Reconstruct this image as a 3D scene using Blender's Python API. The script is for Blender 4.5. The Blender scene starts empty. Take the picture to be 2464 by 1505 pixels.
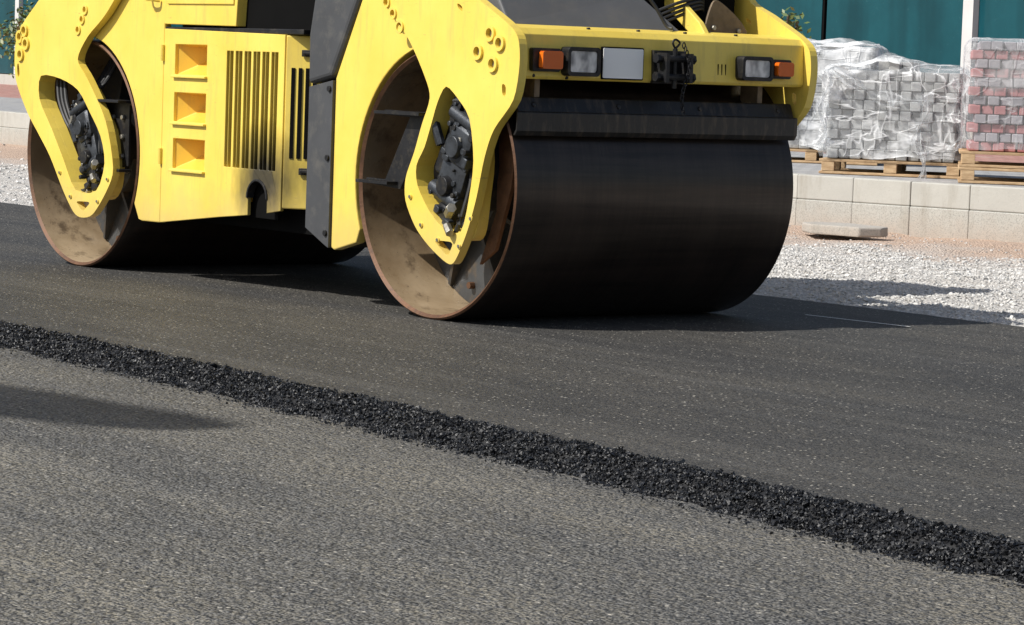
import bpy, bmesh, math, random
import numpy as np
from mathutils import Vector, Matrix, noise
from mathutils.geometry import tessellate_polygon
random.seed(7); rng=np.random.default_rng(11)
COL=bpy.context.collection
# ------------------------------------------------------------ materials
def nmat(name):
    m=bpy.data.materials.new(name); m.use_nodes=True
    nt=m.node_tree; b=nt.nodes["Principled BSDF"]
    return m,nt,b
def N(nt,t,**k):
    n=nt.nodes.new(t)
    for a,v in k.items():
        if a in n.inputs: n.inputs[a].default_value=v
        else: setattr(n,a,v)
    return n
def L(nt,a,b): nt.links.new(a,b)
def coord(nt,scale=(1,1,1),rot=(0,0,0)):
    g=N(nt,"ShaderNodeNewGeometry"); mp=N(nt,"ShaderNodeMapping"); mp.inputs["Scale"].default_value=scale; mp.inputs["Rotation"].default_value=rot
    L(nt,g.outputs["Position"],mp.inputs["Vector"]); return mp.outputs[0]
def noise_n(nt,vec,scale,detail=4,rough=.55):
    n=N(nt,"ShaderNodeTexNoise"); n.inputs["Scale"].default_value=scale; n.inputs["Detail"].default_value=detail; n.inputs["Roughness"].default_value=rough
    L(nt,vec,n.inputs["Vector"]); return n.outputs["Fac"]
def ramp(nt,fac,stops):
    r=N(nt,"ShaderNodeValToRGB"); cr=r.color_ramp
    while len(cr.elements)<len(stops): cr.elements.new(.5)
    for e,(p,c) in zip(cr.elements,stops):
        e.position=p; e.color=(c if len(c)==4 else (*c,1)) if hasattr(c,'__len__') else (c,c,c,1)
    L(nt,fac,r.inputs[0]); return r.outputs[0]
def mix(nt,fac,a,b,mode='MIX'):
    m=N(nt,"ShaderNodeMix"); m.data_type='RGBA'; m.blend_type=mode
    if isinstance(fac,(int,float)): m.inputs[0].default_value=fac
    else: L(nt,fac,m.inputs[0])
    for i,v in ((6,a),(7,b)):
        if isinstance(v,bpy.types.NodeSocket): L(nt,v,m.inputs[i])
        else: m.inputs[i].default_value=(*v,1)
    return m.outputs[2]
def bump(nt,b,h,strength,dist):
    n=N(nt,"ShaderNodeBump"); n.inputs["Strength"].default_value=strength; n.inputs["Distance"].default_value=dist
    L(nt,h,n.inputs["Height"]); L(nt,n.outputs[0],b.inputs["Normal"]); return n
def math_n(nt,op,a,b=None,clamp=False):
    n=N(nt,"ShaderNodeMath"); n.operation=op; n.use_clamp=clamp
    for i,v in enumerate((a,b)):
        if v is None: continue
        if isinstance(v,(int,float)): n.inputs[i].default_value=v
        else: L(nt,v,n.inputs[i])
    return n.outputs[0]
def simple(name,col,rough=.5,metal=0,var=.25,nscale=6,bumpd=0.0,dirt=None,dirtamt=.5,dscale=(1,1,1),spec=.5):
    m,nt,b=nmat(name); v=coord(nt)
    f=noise_n(nt,v,nscale,6,.6)
    c2=tuple(x*(1-var) for x in col); c1=tuple(min(1,x*(1+var*.5)) for x in col)
    c=mix(nt,ramp(nt,f,[(.3,0.),(.7,1.)]),c2,c1)
    if dirt:
        f2=noise_n(nt,coord(nt,dscale),nscale*2.3,8,.7)
        c=mix(nt,ramp(nt,f2,[(.50,0.),(.70,dirtamt)]),c,dirt)
    L(nt,c,b.inputs["Base Color"])
    b.inputs["Metallic"].default_value=metal; b.inputs["Specular IOR Level"].default_value=spec
    rr=math_n(nt,'ADD',math_n(nt,'MULTIPLY',f,.25),rough-.12,True); L(nt,rr,b.inputs["Roughness"])
    if bumpd: bump(nt,b,noise_n(nt,v,nscale*8,4),.5,bumpd)
    return m
def yellow(name,ca,cb):
    m,nt,b=nmat(name); v=coord(nt)
    f=noise_n(nt,v,2.5,5,.6)
    c=mix(nt,ramp(nt,f,[(.35,0.),(.65,1.)]),ca,cb)
    vs=coord(nt,(9,9,1.2)); f2=noise_n(nt,vs,2.2,8,.7)
    c=mix(nt,ramp(nt,f2,[(.53,0.),(.78,.5)]),c,(.45,.33,.12))
    f3=noise_n(nt,v,55,6,.8)
    c=mix(nt,ramp(nt,f3,[(.64,0.),(.72,.7)]),c,(.22,.15,.07))
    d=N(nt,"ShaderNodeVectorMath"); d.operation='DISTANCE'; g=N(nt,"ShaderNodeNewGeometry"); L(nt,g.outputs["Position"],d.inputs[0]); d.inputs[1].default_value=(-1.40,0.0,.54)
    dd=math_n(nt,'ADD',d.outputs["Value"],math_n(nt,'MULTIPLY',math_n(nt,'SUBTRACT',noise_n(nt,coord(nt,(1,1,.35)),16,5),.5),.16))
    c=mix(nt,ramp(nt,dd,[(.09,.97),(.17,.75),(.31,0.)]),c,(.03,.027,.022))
    sx=N(nt,"ShaderNodeSeparateXYZ"); L(nt,g.outputs["Position"],sx.inputs[0])
    low=math_n(nt,'ADD',sx.outputs[2],math_n(nt,'MULTIPLY',math_n(nt,'SUBTRACT',noise_n(nt,v,9,6),.5),.35))
    c=mix(nt,ramp(nt,low,[(.28,.45),(.52,0.)]),c,(.50,.38,.18))
    f5=noise_n(nt,coord(nt,(3,3,20),(0,.5,0)),3,8,.75)
    c=mix(nt,ramp(nt,f5,[(.63,0.),(.68,.55)]),c,(.35,.25,.10))
    L(nt,c,b.inputs["Base Color"]); L(nt,math_n(nt,'ADD',math_n(nt,'MULTIPLY',f2,.3),.26),b.inputs["Roughness"])
    b.inputs["Coat Weight"].default_value=.12; b.inputs["Coat Roughness"].default_value=.25
    bump(nt,b,math_n(nt,'ADD',noise_n(nt,v,7,3),math_n(nt,'MULTIPLY',noise_n(nt,v,60,3),.12)),.18,.008)
    return m
def asphalt(name,dark,light,dust,dustamt,cell,fleck,bstr,band=.35,streak=.22):
    m,nt,b=nmat(name); v=coord(nt)
    vo=N(nt,"ShaderNodeTexVoronoi"); vo.inputs["Scale"].default_value=cell; L(nt,v,vo.inputs["Vector"])
    sep=N(nt,"ShaderNodeSeparateColor"); L(nt,vo.outputs["Color"],sep.inputs[0])
    c=mix(nt,ramp(nt,sep.outputs[0],[(.0,0.),(.7,.45),(1.,1.)]),dark,light)
    vob=N(nt,"ShaderNodeTexVoronoi"); vob.inputs["Scale"].default_value=cell*.42; L(nt,v,vob.inputs["Vector"])
    sb=N(nt,"ShaderNodeSeparateColor"); L(nt,vob.outputs["Color"],sb.inputs[0])
    c=mix(nt,ramp(nt,sb.outputs[2],[(.55,0.),(1.,.6)]),c,light)
    c=mix(nt,ramp(nt,vo.outputs["Distance"],[(.35,0.),(.75,.85)]),c,tuple(x*.25 for x in dark))
    vst=coord(nt,(.35,1,1),(0,0,.12)); n1=noise_n(nt,vst,1.5,7,.68); n2=noise_n(nt,v,45,6,.75)
    dm=math_n(nt,'MULTIPLY',ramp(nt,n1,[(.38,0.15),(.62,1.)]),ramp(nt,n2,[(.42,0.),(.58,1.)]))
    c=mix(nt,math_n(nt,'MULTIPLY',dm,dustamt),c,dust)
    c=mix(nt,ramp(nt,noise_n(nt,vst,.7,6,.65),[(.35,band),(.6,0.)]),c,tuple(x*.6 for x in dark))
    vl=coord(nt,(.12,5,1)); c=mix(nt,ramp(nt,noise_n(nt,vl,1.5,5,.6),[(.48,0.),(.72,streak)]),c,tuple(x*1.1 for x in light))
    vo2=N(nt,"ShaderNodeTexVoronoi"); vo2.inputs["Scale"].default_value=cell*.55; L(nt,v,vo2.inputs["Vector"])
    s2=N(nt,"ShaderNodeSeparateColor"); L(nt,vo2.outputs["Color"],s2.inputs[0])
    fl=math_n(nt,'MULTIPLY',math_n(nt,'GREATER_THAN',s2.outputs[1],fleck),math_n(nt,'LESS_THAN',vo2.outputs["Distance"],.35))
    c=mix(nt,fl,c,(.45,.42,.36))
    L(nt,c,b.inputs["Base Color"]); b.inputs["Roughness"].default_value=.66
    b.inputs["Specular IOR Level"].default_value=.4
    h=math_n(nt,'ADD',math_n(nt,'MULTIPLY',vo.outputs["Distance"],-1.0),math_n(nt,'MULTIPLY',noise_n(nt,v,cell*.45,5,.7),1.4))
    h=math_n(nt,'ADD',h,math_n(nt,'MULTIPLY',vob.outputs["Distance"],-1.4))
    bump(nt,b,h,bstr,.008)
    return m
M_Y=yellow("yellow_paint",(.83,.60,.09),(.89,.68,.13)); M_YP=yellow("bounce_tinted_yellow_paint",(.78,.47,.05),(.84,.54,.065))  # second yellow has the step pockets' warm bounced light in its colour
M_MAT=asphalt("fresh_asphalt",(.032,.032,.033),(.116,.112,.105),(.185,.162,.122),.36,140,.945,.6,.4,.32)
M_OLD=asphalt("worn_asphalt",(.060,.060,.061),(.25,.244,.232),(.36,.32,.24),.6,108,.95,1.,.16,.14)
def stone_mat(name,c1,c2,rough,spec=.5):
    m,nt,b=nmat(name); g=N(nt,"ShaderNodeNewGeometry"); v=coord(nt)
    c=mix(nt,g.outputs["Random Per Island"],c1,c2)
    c=mix(nt,ramp(nt,noise_n(nt,v,120,4),[(.4,0.),(.7,.35)]),c,tuple(x*.5 for x in c1))
    L(nt,c,b.inputs["Base Color"]); b.inputs["Roughness"].default_value=rough; b.inputs["Specular IOR Level"].default_value=spec
    bump(nt,b,noise_n(nt,v,300,4,.7),.6,.002)
    return m
M_BIT=stone_mat("bitumen_stone",(.005,.0053,.0065),(.018,.019,.022),.38,.5)
M_BED=simple("bitumen_bed",(.010,.010,.011),.6,0,.3,60,.004)
M_GST=stone_mat("white_gravel",(.46,.45,.43),(.78,.76,.73),.85,.25)
def gravel_bed():
    m,nt,b=nmat("gravel_bed"); v=coord(nt)
    vo=N(nt,"ShaderNodeTexVoronoi"); vo.inputs["Scale"].default_value=60; L(nt,v,vo.inputs["Vector"])
    sep=N(nt,"ShaderNodeSeparateColor"); L(nt,vo.outputs["Color"],sep.inputs[0])
    c=mix(nt,sep.outputs[0],(.44,.42,.39),(.72,.69,.65))
    c=mix(nt,ramp(nt,vo.outputs["Distance"],[(.4,0.),(.8,.5)]),c,(.25,.23,.21))
    c=mix(nt,ramp(nt,noise_n(nt,v,2.3,5),[(.45,0.),(.7,.5)]),c,(.56,.51,.45))
    g=N(nt,"ShaderNodeNewGeometry"); sx=N(nt,"ShaderNodeSeparateXYZ"); L(nt,g.outputs["Position"],sx.inputs[0])
    yy=math_n(nt,'ADD',sx.outputs[1],math_n(nt,'MULTIPLY',math_n(nt,'SUBTRACT',noise_n(nt,v,1.6,6),.5),2.2))
    soil=mix(nt,noise_n(nt,v,22,6,.7),(.38,.245,.17),(.62,.49,.39))
    f=ramp(nt,math_n(nt,'MULTIPLY',yy,.1),[(.62,0.),(.73,1.)])
    c=mix(nt,f,c,soil)
    L(nt,c,b.inputs["Base Color"]); b.inputs["Roughness"].default_value=.9
    bump(nt,b,math_n(nt,'ADD',math_n(nt,'MULTIPLY',vo.outputs["Distance"],-1.),noise_n(nt,v,30,5)),.8,.02)
    return m
M_GRB=gravel_bed()
M_EARTH=simple("earth",(.30,.24,.18),.9,0,.3,.6,.01)
M_BLACK=simple("black_steel",(.016,.016,.018),.45,.1,.4,8,.001,(.10,.085,.06),.45,spec=.35)
M_SCR=simple("worn_scraper_steel",(.014,.013,.013),.38,.1,.4,5,.003,(.13,.095,.065),.6,(1,2.2,.5))
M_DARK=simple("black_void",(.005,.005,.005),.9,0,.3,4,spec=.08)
M_GREYP=simple("grey_plastic",(.062,.064,.069),.5,0,.15,5,.0008,(.16,.15,.13),.4)
M_GREYH=simple("grey_hood",(.125,.125,.127),.45,0,.15,3,.0008,(.2,.18,.15),.3)
M_RUST=simple("rusty_edge",(.15,.072,.036),.6,.3,.4,14,.002,(.05,.03,.02),.7)
def inner_shell():
    m,nt,b=nmat("drum_inside"); v=coord(nt); f=noise_n(nt,v,2.2,6,.6)
    c=mix(nt,ramp(nt,f,[(.3,0.),(.7,1.)]),(.20,.135,.072),(.46,.355,.23))
    g=N(nt,"ShaderNodeNewGeometry"); sx=N(nt,"ShaderNodeSeparateXYZ"); L(nt,g.outputs["Position"],sx.inputs[0])
    hz=math_n(nt,'ADD',sx.outputs[2],math_n(nt,'MULTIPLY',math_n(nt,'SUBTRACT',noise_n(nt,v,3,6),.5),.6))
    c=mix(nt,ramp(nt,hz,[(.22,0.),(.80,.5)]),c,(.085,.052,.029))  # upper interior darkened in the colour, in place of the fender's shadow
    c=mix(nt,ramp(nt,noise_n(nt,v,6,7,.7),[(.53,0.),(.66,.8)]),c,(.07,.045,.025))
    c=mix(nt,ramp(nt,noise_n(nt,v,45,4,.7),[(.62,0.),(.7,.8)]),c,(.09,.06,.04))
    L(nt,c,b.inputs["Base Color"]); L(nt,ramp(nt,noise_n(nt,v,5,4),[(.4,.22),(.6,.65)]),b.inputs["Roughness"]); bump(nt,b,noise_n(nt,v,20,5),.3,.004)
    return m
M_TAN=inner_shell()
def drum_mat(name,a,bb,rough):
    m,nt,b=nmat(name); vs=coord(nt,(14,.5,14)); v=coord(nt)
    f=noise_n(nt,vs,2.0,7,.65)
    c=mix(nt,ramp(nt,f,[(.3,0.),(.75,1.)]),a,bb)
    vy=coord(nt,(.6,26,.6)); f2=noise_n(nt,vy,1.5,6,.7)
    c=mix(nt,ramp(nt,f2,[(.42,0.),(.7,.5)]),c,tuple(x*.5 for x in a))
    c=mix(nt,ramp(nt,noise_n(nt,coord(nt,(1,3,1)),1.6,5),[(.45,0.),(.7,.5)]),c,tuple(x*1.2 for x in bb))
    L(nt,c,b.inputs["Base Color"]); b.inputs["Metallic"].default_value=.4
    L(nt,math_n(nt,'ADD',math_n(nt,'MULTIPLY',f2,.3),rough-.16),b.inputs["Roughness"])
    b.inputs["Coat Weight"].default_value=.15; b.inputs["Coat Roughness"].default_value=.2; b.inputs["Coat Tint"].default_value=(1,.9,.8,1)
    bump(nt,b,math_n(nt,'ADD',f,f2),.12,.002)
    return m
M_DRUM=drum_mat("wet_drum_steel",(.015,.0112,.009),(.052,.037,.029),.34)
M_WEB=simple("grey_web",(.060,.062,.064),.5,.2,.4,5,.002,(.16,.11,.06),.7)
M_MOTOR=simple("motor_casting",(.060,.066,.076),.42,.5,.4,18,.002,(.02,.02,.02),.8)
M_STEEL=simple("zinc_steel",(.40,.38,.33),.38,.8,.3,20,0,(.2,.16,.1),.7)
M_HOSE=simple("rubber_hose",(.022,.022,.023),.55,0,.3,10)
M_WHITE=simple("white_plate",(.98,.97,.94),.5,0,.02,4)
M_FRAMEW=simple("white_frame",(.62,.63,.62),.5,0,.08,2)
M_DRYBR=simple("dusty_brown_steel",(.23,.17,.11),.6,.2,.4,9,.002,(.07,.05,.03),.6)
def wood():
    m,nt,b=nmat("pallet_wood"); v=coord(nt,(3,3,14)); f=noise_n(nt,v,4,6,.65)
    c=mix(nt,ramp(nt,f,[(.3,0.),(.7,1.)]),(.36,.22,.11),(.64,.46,.27)); L(nt,c,b.inputs["Base Color"]); b.inputs["Roughness"].default_value=.8
    bump(nt,b,f,.4,.004); return m
M_WOOD=wood()
def amber():
    m,nt,b=nmat("amber_lens"); b.inputs["Roughness"].default_value=.18; b.inputs["Coat Weight"].default_value=.5
    v=coord(nt,(1,60,60)); w=N(nt,"ShaderNodeTexWave"); w.inputs["Scale"].default_value=1.; w.bands_direction='Y'; L(nt,v,w.inputs["Vector"])
    c=mix(nt,w.outputs["Fac"],(.50,.06,.004),(.95,.20,.015)); L(nt,c,b.inputs["Base Color"]); bump(nt,b,w.outputs["Fac"],.4,.003); return m
M_AMBER=amber()
def lens():
    m,nt,b=nmat("clear_lens"); v=coord(nt,(1,55,55)); w=N(nt,"ShaderNodeTexWave"); w.inputs["Scale"].default_value=1.; w.bands_direction='Y'; w.inputs["Distortion"].default_value=1.; L(nt,v,w.inputs["Vector"])
    c=mix(nt,ramp(nt,noise_n(nt,coord(nt,(1,14,10)),1.2,2),[(.35,0.),(.65,1.)]),(.30,.31,.33),(.95,.96,.97)); L(nt,c,b.inputs["Base Color"])
    b.inputs["Metallic"].default_value=.35; b.inputs["Roughness"].default_value=.2; bump(nt,b,w.outputs["Fac"],.5,.003); return m
M_LENS=lens()
def concrete():
    m,nt,b=nmat("kerb_concrete"); v=coord(nt); g=N(nt,"ShaderNodeNewGeometry")
    c=mix(nt,noise_n(nt,v,5,6,.65),(.38,.37,.335),(.54,.53,.485))
    c=mix(nt,math_n(nt,'MULTIPLY',g.outputs["Random Per Island"],.35),c,(.39,.385,.36))
    sx=N(nt,"ShaderNodeSeparateXYZ"); L(nt,g.outputs["Position"],sx.inputs[0])
    c=mix(nt,ramp(nt,math_n(nt,'ADD',sx.outputs[2],math_n(nt,'MULTIPLY',noise_n(nt,v,8,5),.2)),[(.08,.5),(.26,0.)]),c,(.40,.30,.23))
    low=math_n(nt,'LESS_THAN',sx.outputs[2],.198); sp=ramp(nt,noise_n(nt,v,110,4),[(.50,0.),(.62,.6)])
    c=mix(nt,math_n(nt,'MULTIPLY',low,sp),c,(.23,.22,.20))
    st=ramp(nt,noise_n(nt,coord(nt,(5,5,.6)),1.6,6,.7),[(.52,0.),(.7,.45)]); c=mix(nt,st,c,(.27,.24,.19))
    c=mix(nt,ramp(nt,noise_n(nt,v,90,4),[(.62,0.),(.72,.4)]),c,(.2,.19,.17))
    L(nt,c,b.inputs["Base Color"]); b.inputs["Roughness"].default_value=.85; bump(nt,b,noise_n(nt,v,40,5),.4,.004); return m
M_CONC=concrete()
def paver(name,c1,c2):
    m,nt,b=nmat(name); v=coord(nt); g=N(nt,"ShaderNodeNewGeometry")
    c=mix(nt,g.outputs["Random Per Island"],c1,c2); c=mix(nt,ramp(nt,noise_n(nt,v,70,4),[(.45,0.),(.7,.3)]),c,tuple(x*.6 for x in c1))
    L(nt,c,b.inputs["Base Color"]); b.inputs["Roughness"].default_value=.85; bump(nt,b,noise_n(nt,v,120,4),.4,.002); return m
M_PG=paver("grey_paver",(.32,.32,.31),(.50,.50,.49)); M_PR=paver("red_paver",(.44,.17,.17),(.54,.26,.26)); M_PM=paver("mauve_grey_paver",(.31,.29,.31),(.42,.39,.41))
def paving():
    m,nt,b=nmat("block_paving"); v=coord(nt)
    br=N(nt,"ShaderNodeTexBrick"); L(nt,v,br.inputs["Vector"]); br.inputs["Scale"].default_value=2.5; br.inputs["Mortar Size"].default_value=.015
    br.inputs["Color1"].default_value=(.40,.40,.40,1); br.inputs["Color2"].default_value=(.30,.30,.31,1); br.inputs["Mortar"].default_value=(.12,.12,.12,1)
    g=N(nt,"ShaderNodeNewGeometry"); d=N(nt,"ShaderNodeVectorMath"); d.operation='DOT_PRODUCT'; L(nt,g.outputs["Position"],d.inputs[0]); d.inputs[1].default_value=(.08,1,0)
    red=ramp(nt,math_n(nt,'MULTIPLY',d.outputs["Value"],.05),[(.60,0.),(.605,1.)])
    c=mix(nt,red,br.outputs["Color"],mix(nt,1.,br.outputs["Color"],(1.2,.62,.52),'MULTIPLY'))
    c=mix(nt,ramp(nt,noise_n(nt,v,3,5),[(.5,0.),(.75,.5)]),c,(.5,.46,.4))
    L(nt,c,b.inputs["Base Color"]); b.inputs["Roughness"].default_value=.85; return m
M_PAVE=paving()
def glass():
    m,nt,b=nmat("teal_glass"); v=coord(nt)
    c=mix(nt,noise_n(nt,v,1.3,6,.7),(.004,.046,.062),(.010,.092,.115)); c=mix(nt,ramp(nt,noise_n(nt,v,14,6,.8),[(.6,0.),(.75,.3)]),c,(.08,.20,.22))
    c=mix(nt,ramp(nt,noise_n(nt,coord(nt,(1.2,1.2,.3)),1.,3),[(.45,0.),(.6,.5)]),c,(.002,.026,.036))
    L(nt,c,b.inputs["Base Color"]); b.inputs["Roughness"].default_value=.12; b.inputs["Specular IOR Level"].default_value=.35; return m
M_GLASS=glass()
M_GLASSD=simple("dark_teal_glass",(.006,.035,.045),.15,0,.5,1.5)
def leaf():
    m,nt,b=nmat("leaf"); g=N(nt,"ShaderNodeNewGeometry")
    c=ramp(nt,g.outputs["Random Per Island"],[(.0,(.035,.07,.015)),(.6,(.10,.15,.03)),(.92,(.18,.19,.05)),(1.,(.26,.10,.05))]); L(nt,c,b.inputs["Base Color"]); b.inputs["Roughness"].default_value=.5
    return m
M_LEAF=leaf()
M_BARK=simple("bark",(.10,.07,.045),.9,0,.4,20,.004)
def film(name,base,fold,lo=.46,hi=.60):
    m,nt,b=nmat(name); nt.nodes.remove(b); out=nt.nodes["Material Output"]
    def ridge(vec,sc,wid):
        n=noise_n(nt,vec,sc,3,.5); a=math_n(nt,'ABSOLUTE',math_n(nt,'SUBTRACT',n,.5)); return ramp(nt,a,[(0.,1.),(wid,0.)])
    v2=coord(nt); r1=ridge(coord(nt,(1,1,4),(.5,.3,0)),1.5,.022); r2=ridge(coord(nt,(3,3,.8),(0,.5,0)),1.4,.022)
    w2=noise_n(nt,v2,5,6,.7); w3=noise_n(nt,coord(nt,(1,1,1.8),(.4,.3,0)),1.8,4,.6)
    tr=N(nt,"ShaderNodeBsdfTransparent"); tr.inputs[0].default_value=(.95,.96,.97,1)
    p=N(nt,"ShaderNodeBsdfPrincipled"); p.inputs["Base Color"].default_value=(.88,.89,.90,1); p.inputs["Roughness"].default_value=.25
    hh=math_n(nt,'ADD',w2,math_n(nt,'MULTIPLY',math_n(nt,'ADD',r1,r2),.3))
    bn=N(nt,"ShaderNodeBump"); bn.inputs["Strength"].default_value=.6; bn.inputs["Distance"].default_value=.02; L(nt,hh,bn.inputs["Height"]); L(nt,bn.outputs[0],p.inputs["Normal"])
    f=math_n(nt,'MAXIMUM',math_n(nt,'MULTIPLY',r1,fold),math_n(nt,'MULTIPLY',r2,fold*.8))
    f=math_n(nt,'MAXIMUM',f,ramp(nt,w3,[(lo,base),((lo+hi)/2,base*1.7),(hi,fold*.95)]))
    mx=N(nt,"ShaderNodeMixShader"); L(nt,f,mx.inputs[0]); L(nt,tr.outputs[0],mx.inputs[1]); L(nt,p.outputs[0],mx.inputs[2]); L(nt,mx.outputs[0],out.inputs[0]); return m
M_FILM=film("clear_film",.15,.78,.45,.58); M_FILM2=film("tight_clear_film",.13,.4)
# ------------------------------------------------------------ builder
class MB:
    def __init__(s): s.v=[];s.f=[];s.m=[];s.mats=[]
    def mi(s,mat):
        if mat not in s.mats: s.mats.append(mat)
        return s.mats.index(mat)
    def add(s,vs,fs,mat):
        o=len(s.v); s.v+= [tuple(x) for x in vs]; k=s.mi(mat)
        for f in fs: s.f.append([i+o for i in f]); s.m.append(k)
    def box(s,a,b,mat,M=None):
        (x0,y0,z0),(x1,y1,z1)=a,b
        vs=[Vector(q) for q in ((x0,y0,z0),(x1,y0,z0),(x1,y1,z0),(x0,y1,z0),(x0,y0,z1),(x1,y0,z1),(x1,y1,z1),(x0,y1,z1))]
        if M: vs=[M@q for q in vs]
        s.add(vs,[(0,3,2,1),(4,5,6,7),(0,1,5,4),(1,2,6,5),(2,3,7,6),(3,0,4,7)],mat)
    def prism(s,poly,a0,a1,mat,axis='Y',holes=()):
        fn={'Y':lambda p,a:(p[0],a,p[1]),'Z':lambda p,a:(p[0],p[1],a),'X':lambda p,a:(a,p[0],p[1])}[axis]
        loops=[list(poly)]+[list(h) for h in holes]
        tri=tessellate_polygon([[Vector((p[0],p[1],0)) for p in l] for l in loops])
        flat=[p for l in loops for p in l]; n=len(flat)
        vs=[fn(p,a0) for p in flat]+[fn(p,a1) for p in flat]; fs=[]
        for t in tri: fs.append(tuple(t)); fs.append(tuple(i+n for i in reversed(t)))
        o=0
        for l in loops:
            k=len(l)
            for i in range(k):
                j=(i+1)%k; fs.append((o+i,o+j,o+j+n,o+i+n))
            o+=k
        s.add(vs,fs,mat)
    def cyl(s,p0,p1,r,mat,n=16,r1=None):
        p0=Vector(p0);p1=Vector(p1);d=(p1-p0).normalized();a=d.orthogonal().normalized();b=d.cross(a); r1=r if r1 is None else r1
        vs=[p0+(a*math.cos(2*math.pi*i/n)+b*math.sin(2*math.pi*i/n))*r for i in range(n)]+[p1+(a*math.cos(2*math.pi*i/n)+b*math.sin(2*math.pi*i/n))*r1 for i in range(n)]
        fs=[(i,(i+1)%n,(i+1)%n+n,i+n) for i in range(n)]+[tuple(range(n))[::-1],tuple(range(n,2*n))]
        s.add(vs,fs,mat)
    def tube(s,pts,r,mat,n=8,sub=6):
        P=[Vector(p) for p in pts]; Q=[]
        for i in range(len(P)-1):
            a=P[max(i-1,0)];b=P[i];c=P[i+1];d=P[min(i+2,len(P)-1)]
            for k in range(sub):
                t=k/sub; Q.append(.5*((2*b)+(c-a)*t+(2*a-5*b+4*c-d)*t*t+(3*b-a-3*c+d)*t**3))
        Q.append(P[-1]); vs=[];up=Vector((.3,.2,1)).normalized()
        for i,q in enumerate(Q):
            d=(Q[min(i+1,len(Q)-1)]-Q[max(i-1,0)]).normalized(); a=d.cross(up)
            if a.length<1e-3: a=d.orthogonal()
            a.normalize(); b=d.cross(a)
            vs+=[q+(a*math.cos(2*math.pi*j/n)+b*math.sin(2*math.pi*j/n))*r for j in range(n)]
        m=len(Q); fs=[(i*n+j,i*n+(j+1)%n,(i+1)*n+(j+1)%n,(i+1)*n+j) for i in range(m-1) for j in range(n)]
        fs+= [tuple(range(n))[::-1],tuple(range((m-1)*n,m*n))]
        s.add(vs,fs,mat)
    def lathe(s,prof,cx,cz,mat,n=128):
        k=len(prof); vs=[(cx+r*math.cos(2*math.pi*i/n),y,cz+r*math.sin(2*math.pi*i/n)) for i in range(n) for r,y in prof]
        fs=[(i*k+j,i*k+(j+1)%k,((i+1)%n)*k+(j+1)%k,((i+1)%n)*k+j) for i in range(n) for j in range(k)]
        s.add(vs,fs,mat)
    def obj(s,name,parent=None,bevel=0,smooth=False,recalc=True,seg=2,angle=35):
        me=bpy.data.meshes.new(name); me.from_pydata(s.v,[],s.f)
        for m in s.mats: me.materials.append(m)
        me.polygons.foreach_set("material_index",s.m)
        if recalc:
            bm=bmesh.new(); bm.from_mesh(me); bmesh.ops.recalc_face_normals(bm,faces=bm.faces); bm.to_mesh(me); bm.free()
        if smooth: 
            me.polygons.foreach_set("use_smooth",[True]*len(me.polygons)); me.set_sharp_from_angle(angle=math.radians(angle))
        o=bpy.data.objects.new(name,me); COL.objects.link(o)
        if bevel:
            b=o.modifiers.new("bevel",'BEVEL'); b.width=bevel; b.segments=seg; b.limit_method='ANGLE'; b.angle_limit=math.radians(38)
        if parent is not None: setpar(o,parent)
        return o
WM={}
def setpar(o,p):
    o.parent=p; o.matrix_parent_inverse=WM.get(p.name,Matrix.Identity(4)).inverted()
def empty(name,loc,label,cat,group=None):
    e=bpy.data.objects.new(name,None); e.location=loc; COL.objects.link(e); e.empty_display_size=.3
    WM[e.name]=Matrix.Translation(loc)
    e["label"]=label; e["category"]=cat
    if group: e["group"]=group
    return e
def struct(o): o["kind"]="structure"; return o
def circle(cx,cz,r,n=14): return [(cx+r*math.cos(2*math.pi*i/n),cz+r*math.sin(2*math.pi*i/n)) for i in range(n)]
def smoothpoly(p,it=1,k=.22):
    for _ in range(it):
        q=[]
        for i in range(len(p)):
            a=p[i];b=p[(i+1)%len(p)]
            q.append((a[0]*(1-k)+b[0]*k,a[1]*(1-k)+b[1]*k)); q.append((a[0]*k+b[0]*(1-k),a[1]*k+b[1]*(1-k)))
        p=q
    return p
def spline(p,sub=4,tens=.42):
    n=len(p); out=[]
    for i in range(n):
        p0,p1,p2,p3=p[i-1],p[i],p[(i+1)%n],p[(i+2)%n]
        for k in range(sub):
            t=k/sub; t2=t*t;t3=t2*t; h1=2*t3-3*t2+1;h2=-2*t3+3*t2;h3=t3-2*t2+t;h4=t3-t2
            out.append(tuple(h1*p1[c]+h2*p2[c]+h3*tens*(p2[c]-p0[c])+h4*tens*(p3[c]-p1[c]) for c in (0,1)))
    return out
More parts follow.
